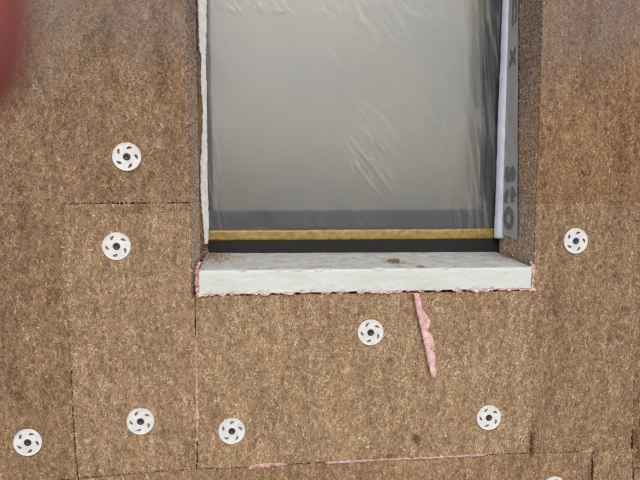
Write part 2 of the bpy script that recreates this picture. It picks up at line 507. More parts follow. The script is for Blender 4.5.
def add_fibres(b, poly, dens=330000, bright=0.0, proud=0.0, lim=(-1.12, 1.25, 0.70, 2.12), spread=0.65):
    x0, x1 = max(poly[:, 0].min(), lim[0]), min(poly[:, 0].max(), lim[1])
    z0, z1 = max(poly[:, 1].min(), lim[2]), min(poly[:, 1].max(), lim[3])
    if x1 <= x0 or z1 <= z0: return
    n = int((x1 - x0) * (z1 - z0) * dens)
    x, z = rng.uniform(x0, x1, n), rng.uniform(z0, z1, n)
    clump = fbm(x * 60, z * 40, 3)
    keep = in_poly(x, z, poly) & (rng.random(n) < 0.45 + 1.0 * (clump - 0.25))
    for (ax_, az_) in ANCHOR_XZ:
        keep &= (x - ax_) ** 2 + (z - az_) ** 2 > 0.0295 ** 2
    x, z = x[keep], z[keep]; n = len(x)
    ang = rng.normal(0, spread, n)
    far = rng.random(n) < 0.25
    ang[far] = rng.uniform(-1.57, 1.57, far.sum())
    u = np.stack([np.sin(ang), np.zeros(n), np.cos(ang)], 1)
    nv = np.tile([0.0, -1.0, 0.0], (n, 1))
    cen = np.stack([x, np.full(n, -proud), z], 1)
    tone = np.clip(rng.normal(0.48, 0.16, n) + bright + 0.34 * (fbm(x * 60 + 9, z * 13, 3) - 0.5) + 0.62 * (fbm(x * 170 + 9, z * 85, 2) - 0.5), 0, 1)
    for (sx_, sz_, rx_, rz_, k_) in STAINS:
        tone = np.clip(tone - k_ * np.exp(-((x - sx_) / rx_) ** 2 - ((z - sz_) / rz_) ** 2), 0, 1)
    lo = rng.random(n) < 0.09
    tone[lo] *= 0.3
    hi = rng.random(n) < 0.008
    tone[hi] = np.clip(rng.normal(0.9, 0.08, hi.sum()), 0, 1)
    ln = np.clip(rng.lognormal(math.log(0.0049), 0.48, n), 0.0018, 0.018)
    ln[hi] *= 1.25
    wd = np.clip(rng.lognormal(math.log(0.00095), 0.42, n), 0.0004, 0.0026)
    me = fibre_mesh(cen, u, nv, tone, ln, wd, rng.normal(0, 0.07, n))
    f = link('wood_fibres', me, M_FIBRE, b)
    tag(f, kind='stuff'); f.color = b.color
def reveal_fibres(b, x, sgn, z0, z1, dens=70000):
    """fibres on the cut edge of a board that shows in the reveal (sgn: outward X)"""
    z1 = min(z1, 2.12)
    n = int((z1 - z0) * Y_BOARD * dens * 5)
    z, y = rng.uniform(z0, z1, n), rng.uniform(0.003, Y_BOARD, n)
    ang = rng.normal(0, 0.7, n)
    u = np.stack([np.zeros(n), np.sin(ang), np.cos(ang)], 1)
    nv = np.tile([float(sgn), 0.0, 0.0], (n, 1))
    cen = np.stack([np.full(n, x), y, z], 1)
    tone = np.clip(rng.normal(0.48, 0.16, n), 0, 1)
    ln = np.clip(rng.lognormal(math.log(0.006), 0.4, n), 0.002, 0.016)
    wd = np.clip(rng.lognormal(math.log(0.0010), 0.35, n), 0.0004, 0.0025)
    f = link('wood_fibres', fibre_mesh(cen, u, nv, tone, ln, wd, rng.normal(0, 0.25, n)), M_FIBRE, b)
    tag(f, kind='stuff'); f.color = (b.color[0] * 1.85, b.color[1] * 2.1, b.color[2] * 2.6, 1)  # cut edge greyer, and lightened to stand in for missing ambient light

# joints as they run over the wall face (pixels of the photograph)
H1L = [(-70, 206), (0, 205.2), (64, 204.3), (110, 203.4), (190, 203)]
H1R = [(536.8, 203), (590, 202.2), (640, 201.3), (720, 200)]
V1 = [(64, 204.3), (66, 260), (67, 290), (69.5, 330), (71.5, 378), (74, 430), (77, 470), (78.5, 478.5)]
H2 = [(78.5, 478.5), (140, 473), (197, 468.6), (222, 468.8), (250, 467), (285, 465), (320, 463), (380, 459.5), (440, 457),
      (485, 455), (530, 453.3), (580, 451.6), (592.5, 451.3)]
H2R = [(592.5, 451.3), (612, 450.2), (633, 449.2)]
V2 = [(195.5, 296), (195.3, 340), (196.6, 400), (197.2, 440), (197, 468.6)]
V4 = [(532.2, 291), (531.5, 350), (531.8, 410), (531.5, 453.3)]
V6 = [(637.5, 201.3), (635.5, 300), (633.2, 415), (633, 449.2)]
EL = [(190, 203), (192.2, 260), (193.6, 296)]
zt = P(120, 203).z + 0.6
zb = P(320, 463).z - 0.6
XL_, XR_ = XL, XR
def S(p, dx=0, dy=0): return W(p, dx, dy)
g1, g2 = 0.30, 0.03

tl_left = -1.25
b, poly = board([[(tl_left, zt)] + [(tl_left, S(H1L[:1], 0, -g1)[0][1])] + S(H1L[:2], 0, -0.03) + S([(62, 204.4)], 0, -0.05) + S(H1L[2:-1], 0, -0.75) + [(XL, S(H1L[-1:], 0, -0.55)[0][1])], [(XL, S(H1L[-1:], 0, -0.55)[0][1]), (XL, zt)], [(XL, zt), (tl_left, zt)]],
                (0.93, 0.87, 0.84))
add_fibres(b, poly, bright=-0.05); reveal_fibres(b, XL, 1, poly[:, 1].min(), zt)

zl = S(V1[-1:])[0][1]
b, poly = board([S(H1L[:3], -g1, g2), [S([p], -0.1 - 0.8 * max(0, (p[1] - 290) / 190), 0)[0] for p in V1], [S(V1[-1:], -0.65, 0)[0], (tl_left + 0.3, zl - 0.006)], [(tl_left + 0.3, zl - 0.006), (tl_left + 0.3, S(H1L[:1], 0, g2)[0][1]), S(H1L[:1], -g1, g2)[0]]],
                (0.90, 0.84, 0.79))
add_fibres(b, poly, bright=-0.03)

b, poly = board([S(V1[::-1], 0.45, 0)[0:0] + S([(78.5, 478.0)], 0.6, -0.5) + [S([p], 0.1 + 0.8 * max(0, (p[1] - 290) / 190), 0)[0] for p in V1[-2::-1]] + S(H1L[2:], 0.5, 0.55)[:-1] + [(XL, S(H1L[-1:], 0, 0.55)[0][1])],
                 [(XL, S(H1L[-1:], 0, 0.55)[0][1]), (XL, P(193, 297).z)], [(XL, P(193, 297).z)] + S([(195.2, 299)], -0.3, 0) + S(V2, -0.5, 0)[1:-1] + S(V2[-1:], -0.55, -0.5),
                 S(V2[-1:], -0.55, -0.5) + S(H2[1:2], 0, -0.55) + S([(78.5, 478.0)], 0.6, -0.5)], (1.02, 0.99, 0.96), 0.0012)
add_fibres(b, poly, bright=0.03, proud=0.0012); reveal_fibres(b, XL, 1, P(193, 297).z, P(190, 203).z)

b, poly = board([S(V2, 0.55, 0)[:-1] + S(V2[-1:], 0.55, -0.5), S(V2[-1:], 0.55, -0.5) + S(H2[3:-2], 0, -0.75) + S(H2[-3:-2], -g2, -0.75), S(H2[-3:-2], -g2, -0.75) + S(V4[::-1], -g2, 0)[1:], [S(V4[:1], -g2, 0)[0], S(V2[:1], 0.55, 0)[0]]],
                (1.05, 1.03, 1.0), 0.0004)
add_fibres(b, poly, bright=0.05, proud=0.0004)
B_UNDER = b

zk = P(535, 291).z
b, poly = board([[(XR, S(H1R[:1], 0, g2)[0][1]), (XR, zk)], [(XR, zk)] + S(V4, g2, 0)[:-1] + S(V4[-1:], g2, -0.4), S(V4[-1:], g2, -0.4) + S(H2[-2:], 0, -0.45) + S(H2R[1:], -0.5, -g2), S(V6[::-1], -0.1, 0)[1:-1] + S(V6[:1], -0.05, g2), [S(V6[:1], -0.05, g2)[0], (XR, S(H1R[:1], 0, g2)[0][1])]],
                (0.96, 0.91, 0.87), 0.0)
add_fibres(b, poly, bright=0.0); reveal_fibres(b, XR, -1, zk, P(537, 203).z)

b, poly = board([[(XR, zt), (XR, S(H1R[:1], 0, -g2)[0][1])] + S(H1R[1:], 0, -g2) + [(1.42, S(H1R[-1:], 0, -g2)[0][1])], [(1.42, S(H1R[-1:], 0, -g2)[0][1]), (1.42, zt)], [(1.42, zt), (XR, zt)]],
                (0.96, 0.85, 0.76), 0.0006)
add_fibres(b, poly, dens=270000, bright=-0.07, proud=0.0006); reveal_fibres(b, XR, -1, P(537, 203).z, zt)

z9 = P(640, 469).z
b, poly = board([S(V6[:1], 0.05, g2) + S(V6[1:2], 0.1, 0) + S(V6[2:], 0.35, 0) + S([(633.3, 468.6)], 0.35, 0), S([(633.3, 468.6)], 0.35, 0) + [(1.55, z9)], [(1.55, z9), (1.55, S(V6[:1], 0, g2)[0][1])], [(1.55, S(V6[:1], 0, g2)[0][1]), S(V6[:1], 0.05, g2)[0]]],
                (0.88, 0.82, 0.78), -0.001)
add_fibres(b, poly, bright=-0.05, proud=-0.001)

b, poly = board([S(H2[::1], 0.4, 0.7), S([(592.2, 451.8)], -0.2, 0.5) + [(P(594, 500).x, zb)], [(P(594, 500).x, zb), (P(84, 500).x, zb)], [(P(84, 500).x, zb), S(H2[:1], 0.4, 0.5)[0]]],
                (0.97, 0.91, 0.86), -0.0008)
add_fibres(b, poly, bright=0.0, proud=-0.0008)
b, poly = board([S([(593.6, 451.8)], 0.6, g2) + S(H2R[1:], -0.5, g2) + S([(633, 500)], -0.5, 0), S([(633, 500)], -0.5, 0) + [(P(633, 500).x, zb)], [(P(633, 500).x, zb), (P(596, 500).x, zb)], [(P(596, 500).x, zb), S([(593.6, 451.8)], 0.6, g2)[0]]],
                (0.98, 0.95, 0.92))
add_fibres(b, poly, bright=0.02)
b, poly = board([S([(78.2, 479.5)]) + [(P(83, 500).x, zb)], [(P(83, 500).x, zb), (tl_left, zb)], [(tl_left, zb), (tl_left, zl - 0.009)], [(tl_left, zl - 0.009), S([(78.2, 479.5)])[0]]], (0.93, 0.9, 0.88))
add_fibres(b, poly)
b, poly = board([S([(634, 469.4)], 0.4, 0) + [(1.3, z9 - 0.003)], [(1.3, z9 - 0.003), (1.3, zb)], [(1.3, zb), (P(634, 500).x, zb)], [(P(634, 500).x, zb), S([(634, 469.4)], 0.4, 0)[0]]], (0.95, 0.92, 0.9))
add_fibres(b, poly)
# the rest of the cladding, outside the picture
def rect(x0, x1, z0, z1):
    if x1 - x0 < 0.02: return
    t = random.uniform(0.9, 1.03)
    board([[(x0, z0), (x1, z0), (x1, z1), (x0, z1), (x0, z0)]], (t, t * 0.97, t * 0.95), 0.0, 0.03)
zh = P(0, 205).z
rect(-2.45, tl_left - 0.002, zh, zt); rect(-2.45, tl_left + 0.298, zl - 0.004, zh - 0.002); rect(-2.45, tl_left - 0.002, zb, zl - 0.01)
rect(1.423, 2.62, P(720, 200).z, zt); rect(1.553, 2.62, z9, P(720, 200).z - 0.002); rect(1.303, 2.5, zb, z9 - 0.003)
rect(-1.9, -0.7, 0.02, zb - 0.002); rect(-0.698, 0.5, 0.02, zb - 0.002); rect(0.502, 1.7, 0.02, zb - 0.002)
rect(-1.8, XL, zt + 0.002, Z_HEAD + 0.15); rect(XR, 1.75, zt + 0.002, Z_HEAD + 0.15)
rect(-1.9, -0.7, Z_HEAD + 0.152, 3.15); rect(-0.698, 0.5, Z_HEAD + 0.152, 3.15); rect(0.502, 1.7, Z_HEAD + 0.152, 3.15)
rect(XL + 0.002, XR - 0.002, Z_HEAD, Z_HEAD + 0.15)

# ------------------------------------------------------------------ window
ZW0 = P(350, 252, Y_FRAME).z - 0.03
win = empty('window', ((XL + XR) / 2, Y_FRAME + 0.03, ZW0))
tag(win, 'dark grey framed window set deep in the opening behind plastic film', 'window')
winv = Matrix.Translation(-win.location)
def wpart(name, me, mat, parent=None):
    o = link(name, me, mat, parent or win)
    if parent is None: o.matrix_parent_inverse = winv
    return o
z_ft = P(350, 210.5, 0.215).z                    # top of the lower frame rail
z_bs0, z_bs1 = P(350, 252.5, 0.196).z, P(350, 239.0, 0.196).z
xfl, xfr = P(210.8, 120, 0.215).x, P(485.5, 225, 0.215).x
wpart('frame_rail', box_mesh('frame_rail', XL, XR, 0.212, 0.29, ZW0, z_ft, 0.004), M_FRAME)
wpart('frame_rail', box_mesh('frame_rail', XL, XR, 0.212, 0.29, Z_HEAD - 0.08, Z_HEAD, 0.004), M_FRAME)
wpart('frame_stile', box_mesh('frame_stile', XL, xfl, 0.213, 0.289, z_ft - 0.003, Z_HEAD - 0.077, 0.003), M_FRAME)
wpart('frame_stile', box_mesh('frame_stile', xfr, XR, 0.2135, 0.289, z_ft - 0.003, Z_HEAD - 0.077, 0.003), M_FRAME)
wpart('glass_pane', box_mesh('glass_pane', xfl - 0.01, xfr + 0.01, 0.224, 0.228, z_ft - 0.01, Z_HEAD - 0.07), M_GLASS)
wpart('sealing_strip', box_mesh('sealing_strip', P(206.5, 246, 0.196).x, P(500, 246, 0.196).x, 0.196, 0.2115, z_bs0 - 0.02, z_bs1 + 0.004, 0.0015), M_BLACK)
wpart('pane_brightener', box_mesh('pane_brightener', xfl - 0.02, xfr + 0.02, 0.262, 0.264, z_ft - 0.06, Z_HEAD - 0.02), M_BRIGHTENER)  # pale sheet added behind the glass so the pane reads lighter
# room behind
room = bmesh.new()
x0, x1, y0, y1, z0, z1 = -1.6, 2.2, 0.365, 3.6, 0.3, 2.8
vs = [room.verts.new(p) for p in [(x0, y0, z0), (x1, y0, z0), (x1, y1, z0), (x0, y1, z0), (x0, y0, z1), (x1, y0, z1), (x1, y1, z1), (x0, y1, z1)]]
for f in [(0, 1, 2, 3), (4, 7, 6, 5), (1, 5, 6, 2), (2, 6, 7, 3), (3, 7, 4, 0)]:
    room.faces.new([vs[i] for i in f])
rm = bpy.data.meshes.new('room'); room.to_mesh(rm); room.free()
tag(link('room_interior', rm, M_ROOM), kind='structure')

# ------------------------------------------------------------------ strips: generic lens-shaped strip between two edge lines
def strip(name, left, right, bulge, mat, rows=60, cols=8, noise=0.0, edge=0.0, nsc=120.0, thick=0.0, axis=(0, -1, 0), seed=0.0):
    Lp, Rp = resample(left, rows), resample(right, rows)
    ax = np.array(axis, float)
    V = []
    for i in range(rows):
        c0, c1 = Lp[i].copy(), Rp[i].copy()
        d = c1 - c0
        e0 = (fbm(i * 0.45 + seed, 3.1 + seed, 3) - 0.5) * 2 * edge
        e1 = (fbm(i * 0.45 + 50 + seed, 7.7 + seed, 3) - 0.5) * 2 * edge
        c0 = c0 - d / (np.linalg.norm(d) + 1e-9) * e0
        c1 = c1 + d / (np.linalg.norm(d) + 1e-9) * e1
        endf = min(1.0, min(i, rows - 1 - i) / 2.0) if thick == 0 else 1.0
        for j in range(cols):
            t = j / (cols - 1)
            p = c0 + (c1 - c0) * t
            prof = (1 - abs(2 * t - 1) ** 4.5) * bulge * (0.25 + 0.75 * endf)
            nz = (fbm(p[0] * nsc + seed, p[2] * nsc + p[1] * nsc, 3) - 0.5) * 2 * noise * (1 - abs(2 * t - 1) ** 4)
            V.append(p + ax * (prof + nz))
    n = len(V)
    Fc = []
    for i in range(rows - 1):
        for j in range(cols - 1):
            a = i * cols + j
            Fc.append((a, a + cols, a + cols + 1, a + 1))
    if thick:
        V += [v - ax * thick for v in V]
        Fc += [tuple(n + q for q in reversed(f)) for f in Fc]
        ring = [j for j in range(cols)] + [i * cols + cols - 1 for i in range(1, rows)] + [(rows - 1) * cols + j for j in range(cols - 2, -1, -1)] + [i * cols for i in range(rows - 2, 0, -1)]
        for a, b2 in zip(ring, ring[1:] + ring[:1]):
            Fc.append((a, b2, n + b2, n + a))
    me = mesh(name, V, Fc, True)
    o = link(name, me, mat)
    bm = bmesh.new(); bm.from_mesh(me); bmesh.ops.recalc_face_normals(bm, faces=bm.faces[:]); bm.to_mesh(me); bm.free()
    return centre_origin(o)
def PP(pts, Y): return [P(x, y, Y) for x, y in pts]

# ------------------------------------------------------------------ plastic film
def film():
    nx, nz = 300, 460
    Y0 = 0.203
    xl, xr = P(207.5, 150, Y0).x, XR - 0.004
    zb0, zt0 = P(350, 236, Y0).z, Z_HEAD - 0.03
    gx, gz = np.meshgrid(np.linspace(0, 1, nx), np.linspace(0, 1, nz))
    X, Z = xl + (xr - xl) * gx, zb0 + (zt0 - zb0) * gz
    a = math.radians(38)
    u, w = X * math.cos(a) + Z * math.sin(a), -X * math.sin(a) + Z * math.cos(a)
    d1 = fbm(u * 120, w * 13 + 3, 3)
    mask = np.zeros_like(X)
    for (mx, my, rx_, rz_, k_) in [(385, 25, 0.10, 0.07, 0.8), (372, 150, 0.07, 0.12, 1.0), (330, 60, 0.05, 0.06, 0.4), (430, 120, 0.06, 0.12, 0.5), (255, 190, 0.05, 0.05, 0.35)]:
        c_ = P(mx, my, Y0)
        mask = np.maximum(mask, k_ * np.exp(-((X - c_.x) / rx_) ** 2 - ((Z - c_.z) / rz_) ** 2))
    mask = np.maximum(mask, 0.7 * np.clip((fbm(X * 7 + 4, Z * 7, 2) - 0.4) * 4, 0, 1) * (Z > 1.95))
    mask = np.maximum(mask, 0.13)
    mask = mask * (0.55 + 0.9 * fbm(X * 18, Z * 18 + 3, 2))
    h = 0.0020 * (d1 - 0.5) * mask
    edge = np.exp(-((xr - X) / 0.06) ** 2)
    h = h + 0.007 * (fbm(X * 60 + Z * 5, Z * 4, 2) - 0.5) * edge
    edge2 = np.exp(-((X - xl) / 0.04) ** 2)
    h = h + 0.005 * (fbm(X * 50 - Z * 8, Z * 5 + 8, 2) - 0.5) * edge2
    bot = np.exp(-((Z - zb0) / 0.05) ** 2)
    h = h + 0.0015 * (fbm(X * 40 + Z * 20, Z * 12, 2) - 0.5) * bot
    h = h + 0.006 * (fbm(X * 5, Z * 4 + 2, 2) - 0.5)
    rid = np.clip(1 - np.abs(fbm(u * 95 + 1.5 * fbm(X * 9, Z * 9, 2), w * 9 + 3, 3) - 0.5) * 9, 0, 1) ** 1.5
    rid2 = np.clip(1 - np.abs(fbm(X * 75 + Z * 9 + 4, Z * 5, 3) - 0.5) * 8, 0, 1) ** 1.5
    haze = rid * mask * 0.55 + rid2 * np.exp(-((xr - 0.02 - X) / 0.09) ** 2) * 0.5 + rid2 * edge2 * 0.4 + 0.15 * fbm(X * 4 + 1, Z * 5 + 7, 3)
    h = h + 0.0011 * rid * mask
    fade = np.clip(np.minimum(np.minimum(gx, 1 - gx) * 25, gz * 40), 0, 1)
    Yv = Y0 - h * fade
    V = np.stack([X, Yv, Z], -1).reshape(-1, 3)
    Fc = [(i * nx + j, i * nx + j + 1, (i + 1) * nx + j + 1, (i + 1) * nx + j) for i in range(nz - 1) for j in range(nx - 1)]
    me = mesh('plastic_film', V, Fc, True)
    at = me.attributes.new('haze', 'FLOAT', 'POINT')
    at.data.foreach_set('value', haze.ravel().astype(np.float32))
    o = link('plastic_film', me, M_FILM)
    tag(o, 'wrinkled milky plastic film stretched over the window', 'plastic film')
    return centre_origin(o)
film()
# ------------------------------------------------------------------ tape along the film's lower edge
o = strip('masking_tape', PP([(206.5, 230.4), (300, 230.0), (420, 229.2), (497, 228.4)], 0.1945), PP([(206.5, 240.4), (300, 240.0), (420, 239.2), (497, 238.6)], 0.1945),
          0.0008, M_TAPE, 120, 6, 0.0007, 0.0008, 50, thick=0.0012)
tag(o, 'yellow masking tape holding down the lower edge of the plastic film', 'tape')
# fold of film on the right and membrane on the reveals
o = strip('film_fold', PP([(504.2, -60), (502.8, 0), (500.5, 60), (498.0, 120), (496.0, 190), (494.0, 238)], 0.186), PP([(514.2, -60), (512.8, 0), (510.5, 60), (507.8, 120), (506.0, 190), (504.0, 238)], 0.178),
          0.014, M_FOLD, 110, 12, 0.0022, 0.001, 35, thick=0.0012, seed=3)
tag(o, 'bluish white fold of plastic running down beside the film, next to the printed membrane', 'plastic fold')

def memb_x(y, z):
    return XR - 0.0045 - 0.0022 * (fbm(np.asarray(y) * 30 + 2, np.asarray(z) * 9, 2)) 
def membrane():
    ny, nz = 14, 90
    zb_, zt_ = PX(519, 240, XR).z, 2.3
    V = []
    for i in range(nz):
        z = zb_ + (zt_ - zb_) * i / (nz - 1)
        t = i / (nz - 1)
        yo = PX(519.6, 240, XR).y + (PX(518.6, 60, XR).y - PX(519.6, 240, XR).y) * min(1, t * 1.6) + 0.004 * (fbm(z * 14, 2.0, 3) - 0.5)
        for j in range(ny):
            y = yo + (0.199 - yo) * j / (ny - 1)
            zz = z + (0.012 * j / (ny - 1) if i == 0 else 0)
            V.append((float(memb_x(y, zz)), y, zz))
    Fc = [(i * ny + j, i * ny + j + 1, (i + 1) * ny + j + 1, (i + 1) * ny + j) for i in range(nz - 1) for j in range(ny - 1)]
    o = link('sealing_membrane', mesh('sealing_membrane', V, Fc, True), M_MEMB)
    tag(o, 'grey mesh sealing membrane printed with sto on the reveal', 'membrane')
    return o
memb = membrane()
def lettering(text, px0, py0, px1, py1, name='printed_letters'):
    """flat print on the membrane, reading downwards; box given by two pixels (start of text at its foot, end at its head)"""
    cu = bpy.data.curves.new('t', 'FONT'); cu.body = text; cu.offset = 0.035; cu.space_character = 1.25; cu.resolution_u = 6
    tmp = bpy.data.objects.new('t', cu); col.objects.link(tmp)
    dg = bpy.context.evaluated_depsgraph_get()
    me = bpy.data.meshes.new_from_object(tmp.evaluated_get(dg))
    bpy.data.objects.remove(tmp)
    co = np.empty(len(me.vertices) * 3); me.vertices.foreach_get('co', co); co = co.reshape(-1, 3)
    u = (co[:, 0] - co[:, 0].min()) / (np.ptp(co[:, 0]))
    v = (co[:, 1] - co[:, 1].min()) / (np.ptp(co[:, 1]))
    a, b2 = PX(px0, py0, XR - 0.005), PX(px1, py1, XR - 0.005)
    y = a.y + (b2.y - a.y) * v
    z = a.z + (b2.z - a.z) * u
    co = np.stack([memb_x(y, z) - 0.0012, y, z], 1)
    me.vertices.foreach_set('co', co.ravel()); me.update()
    return link(name, me, M_PRINT, memb)
lettering('sto', 505.6, 167, 516.5, 231)
lettering('x', 510.5, 48, 515.5, 66)
lettering('c', 513.0, -6, 517.0, 23)

o = strip('edge_fleece', PP([(196.5, -60), (197.8, 0), (198.5, 20), (199.2, 50), (201.5, 60), (200.6, 75), (201, 88), (202.6, 110), (202.2, 130), (201.4, 150), (200, 165), (200.4, 185), (201.2, 205), (203, 225), (204.6, 244)], 0.180),
          PP([(206.2, -60), (206.8, 0), (206.4, 30), (206, 60), (206.8, 90), (207.2, 130), (207.6, 170), (208.2, 200), (209, 228), (208, 244)], 0.186),
          0.002, M_FLEECE, 260, 10, 0.0012, 0.0018, 45, thick=0.001, seed=11)
o_fleece = o
tag(o, 'torn white fleece strip bulging along the reveal, beside the film', 'fleece strip')

o = strip('joint_filler', PP([(195.5, -60), (196.5, 0), (197.5, 60), (198, 120), (198.4, 180), (199, 244)], 0.192), PP([(200, -60), (200.5, 0), (203.5, 60), (204.5, 110), (203, 160), (204.5, 215), (206.5, 250)], 0.194),
          0.003, M_BOARD, 200, 8, 0.005, 0.0022, 60, seed=41)
tag(o, 'rough brown fibre filler packed between the reveal and the torn fleece', 'joint filler')

# ------------------------------------------------------------------ polystyrene sill
def sill():
    yf, yb = -0.006, 0.2105
    bl, br = P(199.3, 294, yf), P(532, 288, yf)
    tl_, tr_ = P(199, 270.3, yf), P(531.5, 267, yf)
    kb = [P(203, 253, 0.196), P(500, 251.5, 0.196)]
    nx, ny, nz = 130, 26, 9
    bm = bmesh.new()
    def top(t, s):
        zf = tl_.z + (tr_.z - tl_.z) * t; zk_ = kb[0].z + (kb[1].z - kb[0].z) * t
        return zf + (zk_ - zf) * s
    def bot(t): return bl.z + (br.z - bl.z) * t
    grid = {}
    def vert(i, j, k):
        key = (i, j, k)
        if key in grid: return grid[key]
        t, s, q = i / nx, j / ny, k / nz
        x = tl_.x + (tr_.x - tl_.x) * t
        y = yf + (yb - yf) * s
        z0_, z1_ = bot(t), top(t, s)
        z = z0_ + (z1_ - z0_) * q
        # soft, slightly chipped long edge
        if j == 0 and k == nz:
            c = 0.0010 + 0.0030 * max(0.0, fbm(i * 0.19, 1.0, 4) - 0.60) * 9 + 0.0008 * fbm(i * 0.8, 4.0, 2)
            y += c * 0.6; z -= c * 0.6
        if j == 0 and k == 0: z += 0.0022 * (fbm(i * 0.4, 5.0, 3) - 0.5); y += 0.002 * max(0.0, fbm(i * 0.5, 2.0, 2) - 0.5) * 4
        if j == 0: y += 0.0012 * (fbm(i * 0.3, k * 0.7, 2) - 0.5)
        if k == nz: z += 0.0014 * (fbm(i * 0.25, j * 0.5 + 9, 3) - 0.5)
        if i in (0, nx): x += 0.0016 * (fbm(j * 0.4, k * 0.5 + i, 2) - 0.5)
        grid[key] = bm.verts.new((x, y, z))
        return grid[key]
    for i in range(nx):
        for j in range(ny):
            bm.faces.new([vert(i, j, nz), vert(i + 1, j, nz), vert(i + 1, j + 1, nz), vert(i, j + 1, nz)])
            bm.faces.new([vert(i, j, 0), vert(i, j + 1, 0), vert(i + 1, j + 1, 0), vert(i + 1, j, 0)])
        for k in range(nz):
            bm.faces.new([vert(i, 0, k), vert(i + 1, 0, k), vert(i + 1, 0, k + 1), vert(i, 0, k + 1)])
            bm.faces.new([vert(i, ny, k), vert(i, ny, k + 1), vert(i + 1, ny, k + 1), vert(i + 1, ny, k)])
    for j in range(ny):
        for k in range(nz):
            bm.faces.new([vert(0, j, k), vert(0, j, k + 1), vert(0, j + 1, k + 1), vert(0, j + 1, k)])
            bm.faces.new([vert(nx, j, k), vert(nx, j + 1, k), vert(nx, j + 1, k + 1), vert(nx, j, k + 1)])
    me = bpy.data.meshes.new('insulation_sill'); bm.to_mesh(me); bm.free()
    o = link('insulation_sill', me, M_EPS)
    tag(o, 'white polystyrene sill wedge laid in the bottom of the window opening', 'sill')
    return centre_origin(o), top, (tl_, tr_, yf, yb)
sill_o, sill_top, sinfo = sill()
def on_sill(px, py):
    """point on the sill's sloping top"""
    d = ray(px, py)
    best = None
    for s in np.linspace(0, 1, 400):
        y = sinfo[2] + (sinfo[3] - sinfo[2]) * s
        p = CAM + d * ((y - CAM.y) / d.y)
        t = (p.x - sinfo[0].x) / (sinfo[1].x - sinfo[0].x)
        e = abs(p.z - sill_top(t, s))
        if best is None or e < best[0]: best = (e, p)
    return best[1]
def sill_z(x, y):
    return sill_top((x - sinfo[0].x) / (sinfo[1].x - sinfo[0].x), (y - sinfo[2]) / (sinfo[3] - sinfo[2]))

# ------------------------------------------------------------------ pink foam
up = [(193.5 + 0, 294.0)]
def foam_under():
    xs = np.linspace(197, 535, 150)
    lo, hi = [], []
    for x in xs:
        y0 = 293.6 + (288.0 - 293.6) * (x - 199) / 333
        wv = 0.4 + 8.5 * max(0.0, fbm(x * 0.22, 4.0, 4) - 0.32) + (1.6 if x > 470 else 0) * fbm(x * 0.3, 8.0, 2)
        hi.append((x, y0 - 0.6)); lo.append((x, y0 + wv))
    o = strip('foam_bead', PP(hi, -0.001), PP(lo, -0.001), 0.004, M_FOAM, 420, 9, 0.0065, 0.0022, 170, seed=1.7)
    return tag(o, 'long pink foam bead oozing out under the polystyrene sill', 'foam bead')
foam_under()
o = strip('foam_bead', PP([(199, 262), (195.5, 268), (194.8, 280), (195.5, 296)], 0.002), PP([(202, 262), (199.3, 268), (199.4, 280), (200.2, 296)], 0.002), 0.001, M_FOAM_OLD, 46, 9, 0.006, 0.003, 130, seed=5)
tag(o, 'pink foam filling the gap between sill and reveal at the fleece side', 'foam bead')
o = strip('foam_bead', PP([(529.5, 262.5), (531.5, 266), (531.5, 278), (531, 291)], 0.001), PP([(531, 260.5), (534.6, 266), (533.8, 278), (536.8, 291)], 0.001), 0.002, M_FOAM, 46, 9, 0.006, 0.003, 130, seed=9)
tag(o, 'pink foam filling the gap between sill and reveal at the membrane side', 'foam bead')
o = strip('foam_bead', PP([(413.6, 293), (414.5, 298), (416.5, 310), (420, 325), (423.5, 340), (426.8, 355), (429, 366), (431.5, 377)], -0.001),
          PP([(418.6, 293), (420, 298), (422, 305), (423, 310), (427, 315), (430.5, 321), (430.3, 325), (427, 330.5), (431.5, 335), (434.3, 341), (434, 346), (430.6, 349), (434.5, 353), (436, 360), (434.6, 367), (436.4, 372), (435.5, 378)], -0.001),
          0.0020, M_FOAM, 120, 11, 0.0014, 0.0003, 90, seed=2)
tag(o, 'pink foam wedge squeezed from the slanting crack below the sill', 'foam wedge')
o = strip('foam_bead', PP([(194.6, 336), (194.9, 360), (195.3, 390), (195.8, 415), (196.2, 441)], -0.0012), PP([(196.4, 336), (197.6, 360), (198.2, 390), (199.0, 415), (198.6, 441)], -0.0012), 0.002, M_FOAM_OLD, 140, 7, 0.003, 0.0022, 170, seed=6)
tag(o, 'thin pink foam bead in the upright joint below the sill corner', 'foam bead')
o = strip('foam_bead', PP([(249, 467), (256, 463.8), (266, 463.6), (276, 462.6), (288, 463.6)], -0.0012), PP([(249, 469), (256, 469), (266, 467.8), (276, 466.4), (288, 465.8)], -0.0012), 0.003, M_FOAM_OLD, 90, 8, 0.004, 0.0025, 170, seed=12)
tag(o, 'short fat pink foam smear on the lowest horizontal joint', 'foam smear')
o = strip('foam_bead', PP([(325, 462.2), (345, 460.4), (380, 458.7), (420, 457.2), (455, 455.4), (485, 453.9)], -0.0012), PP([(325, 463.6), (345, 463.3), (380, 461), (420, 459.2), (455, 457.4), (485, 456.2)], -0.0012), 0.002, M_FOAM_OLD, 260, 7, 0.003, 0.0022, 150, seed=15)
tag(o, 'long thin pink foam line in the lowest horizontal joint', 'foam line')
o = strip('foam_bead', PP([(581, 451), (588, 450.3), (593, 449.4)], 0.001), PP([(581, 452), (588, 452.4), (593, 452.4)], 0.001), 0.002, M_FOAM_OLD, 24, 5, 0.0015, 0.0008, 120, seed=18)
tag(o, 'tiny pink foam dab at the end of the lowest joint', 'foam dab')
o = strip('foam_bead', PP([(592.8, 454), (593.6, 468), (594.4, 486)], 0.002), PP([(593.8, 454), (594.6, 468), (595.4, 486)], 0.002), 0.0010, M_FOAM_OLD, 40, 5, 0.0015, 0.0007, 120, seed=21)
tag(o, 'short upright pink foam line in the joint of the bottom boards', 'foam line')

